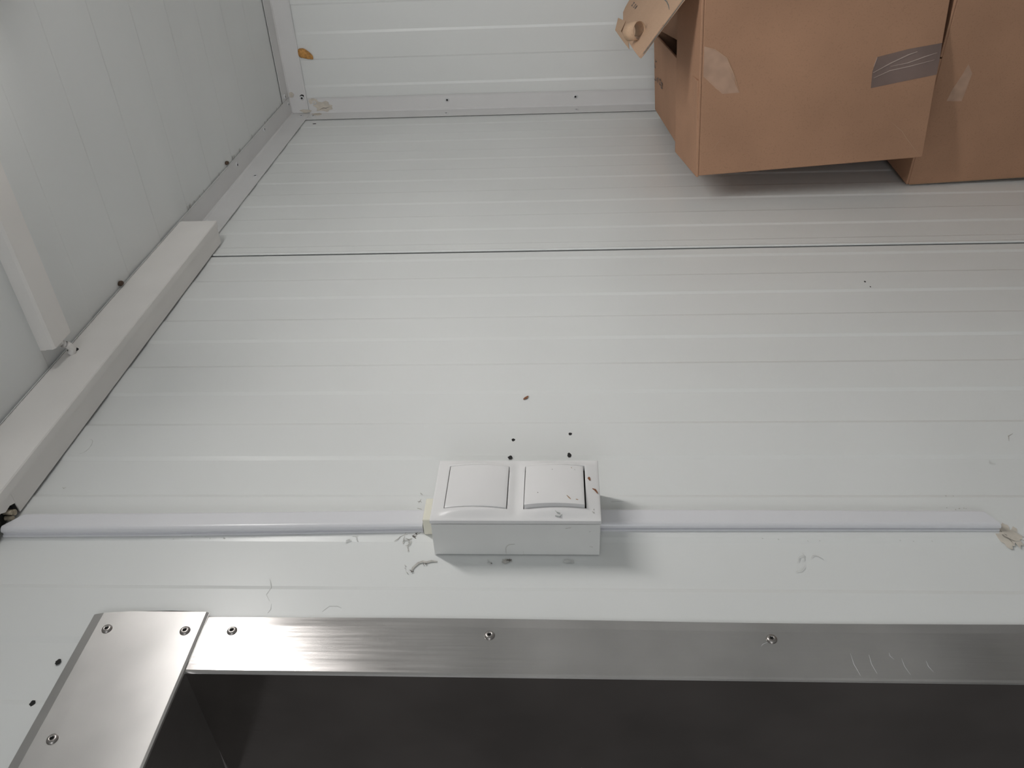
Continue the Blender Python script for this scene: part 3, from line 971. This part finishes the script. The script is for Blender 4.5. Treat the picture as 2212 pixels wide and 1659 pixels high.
# folded strip hanging over the free edge
mb = MB()
P = lambda s_, b_, h: tuple(fo + sd * s_ + BM[1] * b_ + fn * h)
def slab(mb_, pts_):
    k_ = len(pts_)
    mb_.add([P(*q) for q in pts_] + [P(q[0], q[1], q[2] + .0008) for q in pts_],
            [tuple(range(k_))[::-1], tuple(range(k_, 2 * k_))] + [(i, (i + 1) % k_, k_ + (i + 1) % k_, k_ + i) for i in range(k_)])
slab(mb, [(.1305, .3438, .0045), (.1475, .2858, .0060), (.1400, .2350, .0060), (.1244, .2616, .0048)])
slab(mb, [(.1475, .2858, .0060), (.1500, .2250, -.0040), (.1505, .1574, -.0090), (.1440, .1750, -.0050), (.1400, .2350, .0060)])
st_ = obj('paper_curl', mb, 'paper_curl', ubx)
st_.parent = rf
# print and pencil on the flap
def glyphs(mb_, O, u, v, n, size, shapes):
    for ox, oy, g in shapes:
        for stk in g:
            ribbon(mb_, [(ox + a * size, oy + b_ * size) for a, b_ in stk], size * 0.17, O, u, v, n, 0.0002, False)
G = {'N': [[(0, 0), (0, 1)], [(0, 1), (.6, 0)], [(.6, 0), (.6, 1)]], '0': [[(.3, 0), (0, .3), (0, .7), (.3, 1), (.6, .7), (.6, .3), (.3, 0)]],
     '8': [[(.3, .5), (0, .75), (.3, 1), (.6, .75), (.3, .5), (0, .25), (.3, 0), (.6, .25), (.3, .5)]], 'F': [[(0, 0), (0, 1), (.55, 1)], [(0, .5), (.4, .5)]],
     'L': [[(0, 1), (0, 0), (.5, 0)]], 'A': [[(0, 0), (.3, 1), (.6, 0)], [(.15, .4), (.45, .4)]], 'T': [[(.3, 0), (.3, 1)], [(0, 1), (.6, 1)]], 'M': [[(0, 0), (0, 1), (.3, .4), (.6, 1), (.6, 0)]]}
mb = MB()
glyphs(mb, fo + fn * 0.0046 + sd * 0.0990 + BM[1] * 0.262, -sd, BM[1], fn, 0.010, [(0, 0.036, G['N']), (0, 0.012, G['0']), (0, -0.006, G['8'])])
g_ = obj('printed_mark', mb, 'print_ink', ubx)
g_.parent = rf
mb = MB()
ribbon(mb, [(0.0640, 0.150), (0.0600, 0.130), (0.0585, 0.100), (0.0590, 0.075), (0.0615, 0.050), (0.0652, 0.0272)], 0.0016, fo + fn * 0.0046, sd, BM[1], fn, 0.0002)
g_ = obj('pencil_curve', mb, 'pencil_ink', ubx)
g_.parent = rf
mb = MB()
to = Vector(up_(0, 0, 0.0060))
glyphs(mb, to, BM[0], BM[1], BM[2], 0.012, [(0.088, 0.428, G['F']), (0.098, 0.415, G['T'])])
glyphs(mb, to, BM[0], BM[1], BM[2], 0.015, [(0.064, 0.425, G['L']), (0.066, 0.395, G['A']), (0.068, 0.362, G['M']), (0.066, 0.340, G['N'])])
obj('printed_mark', mb, 'print_ink', ubx)
# torn paper and clear tape on the front
def fpoly(fr, ax, org, pts, mat, name, parent, th=0.0003, holder=None):
    mb_ = MB().prism(pts, org, ax[0], ax[2], -ax[1], th)
    o = obj(name, mb_, mat, parent)
    if holder is not None:
        o.parent = holder
    return o
fpoly(up_, BM, BA, [(0.1977, -.0028), (0.1911, -.0194), (0.1784, -.0373), (0.165, -.0440), (0.154, -.0490), (0.140, -.0520), (0.1258, -.0590), (0.1262, -.0330), (0.1397, -.0181), (0.1543, -.0030)], 'torn_paper', 'torn_paper', ubx, holder=body)
mb = MB()
ribbon(mb, [(0.1977, -.003), (0.192, -.0194), (0.1784, -.0373), (0.154, -.0490), (0.1258, -.0595)], 0.0010, BA, BM[0], BM[2], -BM[1], 0.0006)
ribbon(mb, [(0.166, -.0400), (0.157, -.0450), (0.150, -.0440), (0.140, -.0510)], 0.0008, BA, BM[0], BM[2], -BM[1], 0.0006)
ribbon(mb, [(0.1540, -.004), (0.1440, -.0160), (0.136, -.0220), (0.130, -.0300)], 0.0008, BA, BM[0], BM[2], -BM[1], 0.0006)
o = obj('paper_tear', mb, 'cardboard_pale', ubx); o.parent = body
o = fpoly(up_, BM, BA, [(0.1603, -.2633), (0.1400, -.2590), (0.1154, -.2600), (0.1215, -.310), (0.1270, -.3570), (0.150, -.3574), (0.1722, -.3570), (0.1680, -.310)], 'clear_tape', 'clear_tape', ubx, 0.0005, body)
mb = MB()
ribbon(mb, [(0.138, -.2600), (0.150, -.285), (0.160, -.310), (0.163, -.322)], 0.0013, BA, BM[0], BM[2], -BM[1], 0.0013)
ribbon(mb, [(0.145, -.285), (0.148, -.310), (0.155, -.335), (0.159, -.352)], 0.0011, BA, BM[0], BM[2], -BM[1], 0.0012)
ribbon(mb, [(0.130, -.262), (0.139, -.285), (0.143, -.315), (0.149, -.350)], 0.0011, BA, BM[0], BM[2], -BM[1], 0.0012)
ribbon(mb, [(0.160, -.2633), (0.147, -.2600)], 0.0012, BA, BM[0], BM[2], -BM[1], 0.0012)
o = obj('tape_wrinkle', mb, 'tape_wrinkle', ubx); o.parent = body
# crease near the lower corner
mb = MB()
ribbon(mb, [(0.060, -.300), (0.045, -.318), (0.032, -.328), (0.020, -.338), (0.006, -.350)], 0.0007, BA, BM[0], BM[2], -BM[1], 0.0004)
o = obj('crease', mb, 'cardboard_pale', ubx); o.parent = body
mb = MB()
ribbon(mb, [(0.040, -.022), (0.052, -.030), (0.060, -.038)], 0.0005, BA, BM[0], BM[2], -BM[1], 0.0003)
o = obj('crease', mb, 'cardboard_pale', ubx); o.parent = body

# lower box
LA = Vector((0.0040, 0.8339, -0.6205))
LM = [Vector((0.99594, -0.08713, 0.02269)), Vector((0.08602, 0.99523, 0.04603)), Vector((-0.02659, -0.04389, 0.99868))]
LH, LL, LW = 0.44, 0.40, 0.42
lo_ = frame(LA, LM)
lbx = thing('cardboard_box', 'lower brown cardboard box under the overhanging upper box', 'cardboard box', lo_(LW / 2, LL / 2, -LH), 'stacked cardboard boxes')
mb = MB()
fbox(mb, lo_, 0, LW, 0, BT, -LH, -.004)
fbox(mb, lo_, 0, LW, LL - BT, LL, -LH, -.004)
fbox(mb, lo_, 0.0, BT, BT, LL - BT, -LH, -.004)
fbox(mb, lo_, LW - BT, LW, BT, LL - BT, -LH, -.004)
fbox(mb, lo_, BT, LW - BT, BT, LL - BT, -LH, -LH + BT)
lb = obj('box_body', mb, 'cardboard', lbx, 0.0012)
for a0, a1 in ((0.0, LW / 2 - .001), (LW / 2 + .001, LW)):
    mb = MB()
    fbox(mb, lo_, a0, a1, 0, LL, -.004, -.0005)
    obj('flap', mb, 'cardboard', lbx, 0.0010)
o = fpoly(lo_, LM, LA, [(0.1980, -.0468), (0.1832, -.0567), (0.1581, -.0547), (0.1398, -.0528), (0.1416, -.0290), (0.1598, -.0330), (0.182, -.042)], 'torn_paper', 'torn_paper', lbx, 0.0003, lb)
# seam strip along the wall-side corner
mb = MB()
mb.hull8([lo_(a, b_, c) for a in (-.0012, 0.0) for b_ in (0.001, 0.035) for c in (-LH + .01, -.006)])
obj('glue_seam', mb, 'cardboard_edge', lbx)
# box at the bottom of the stack
bt = [lo_(a, b_, -LH) for a in (0.006, LW) for b_ in (0.0, LL)]
mb = MB()
mb.hull8([(x, y, zz_) for (x, y, z) in bt for zz_ in (ZF, z - .0005)])
bbx = thing('cardboard_box', 'cardboard box at the foot of the stack on the floor', 'cardboard box', (bt[0][0] + .2, bt[0][1] + .2, ZF), 'stacked cardboard boxes')
obj('box_body', mb, 'cardboard', bbx, 0.0015)
mb = MB()
pz = [lo_(a, -.0004, -LH - .002) for a in (0.18, 0.23)]
mb.box(pz[0][0], pz[1][0], pz[0][1] - .0205, pz[0][1] - .0195, -1.45, -1.10)
obj('tape_strip', mb, 'torn_paper', bbx)

# ------------------------------------------------------------------ ceiling lamp (source of the room light, just out of frame)
lamp = thing('ceiling_light', 'white linear ceiling lamp fed by the ceiling trunking', 'lamp', (0.77, 0.285, ZC))
mb = MB().box(0.46, 1.12, 0.235, 0.335, ZC - 0.080, ZC - 0.0005)
for q in ((0.46, 0.4695, 0.235, 0.335), (1.1105, 1.12, 0.235, 0.335), (0.4695, 1.1105, 0.235, 0.2425), (0.4695, 1.1105, 0.3275, 0.335)):
    mb.box(*q, ZC - 0.085, ZC - 0.080)
obj('lamp_body', mb, 'trim_paint', lamp)
prof = [(0.285 - 0.041 * math.cos(a), ZC - 0.0815 - 0.034 * math.sin(a)) for a in [math.pi * i / 14 for i in range(15)]]
mb = MB()
mb.sweep(prof, lambda p, q, t: (t, p, q), 0.472, 1.108)
obj('diffuser', mb, 'lamp_diffuser', lamp)

for o in bpy.data.objects:
    if '_o' in o.keys():
        del o['_o']
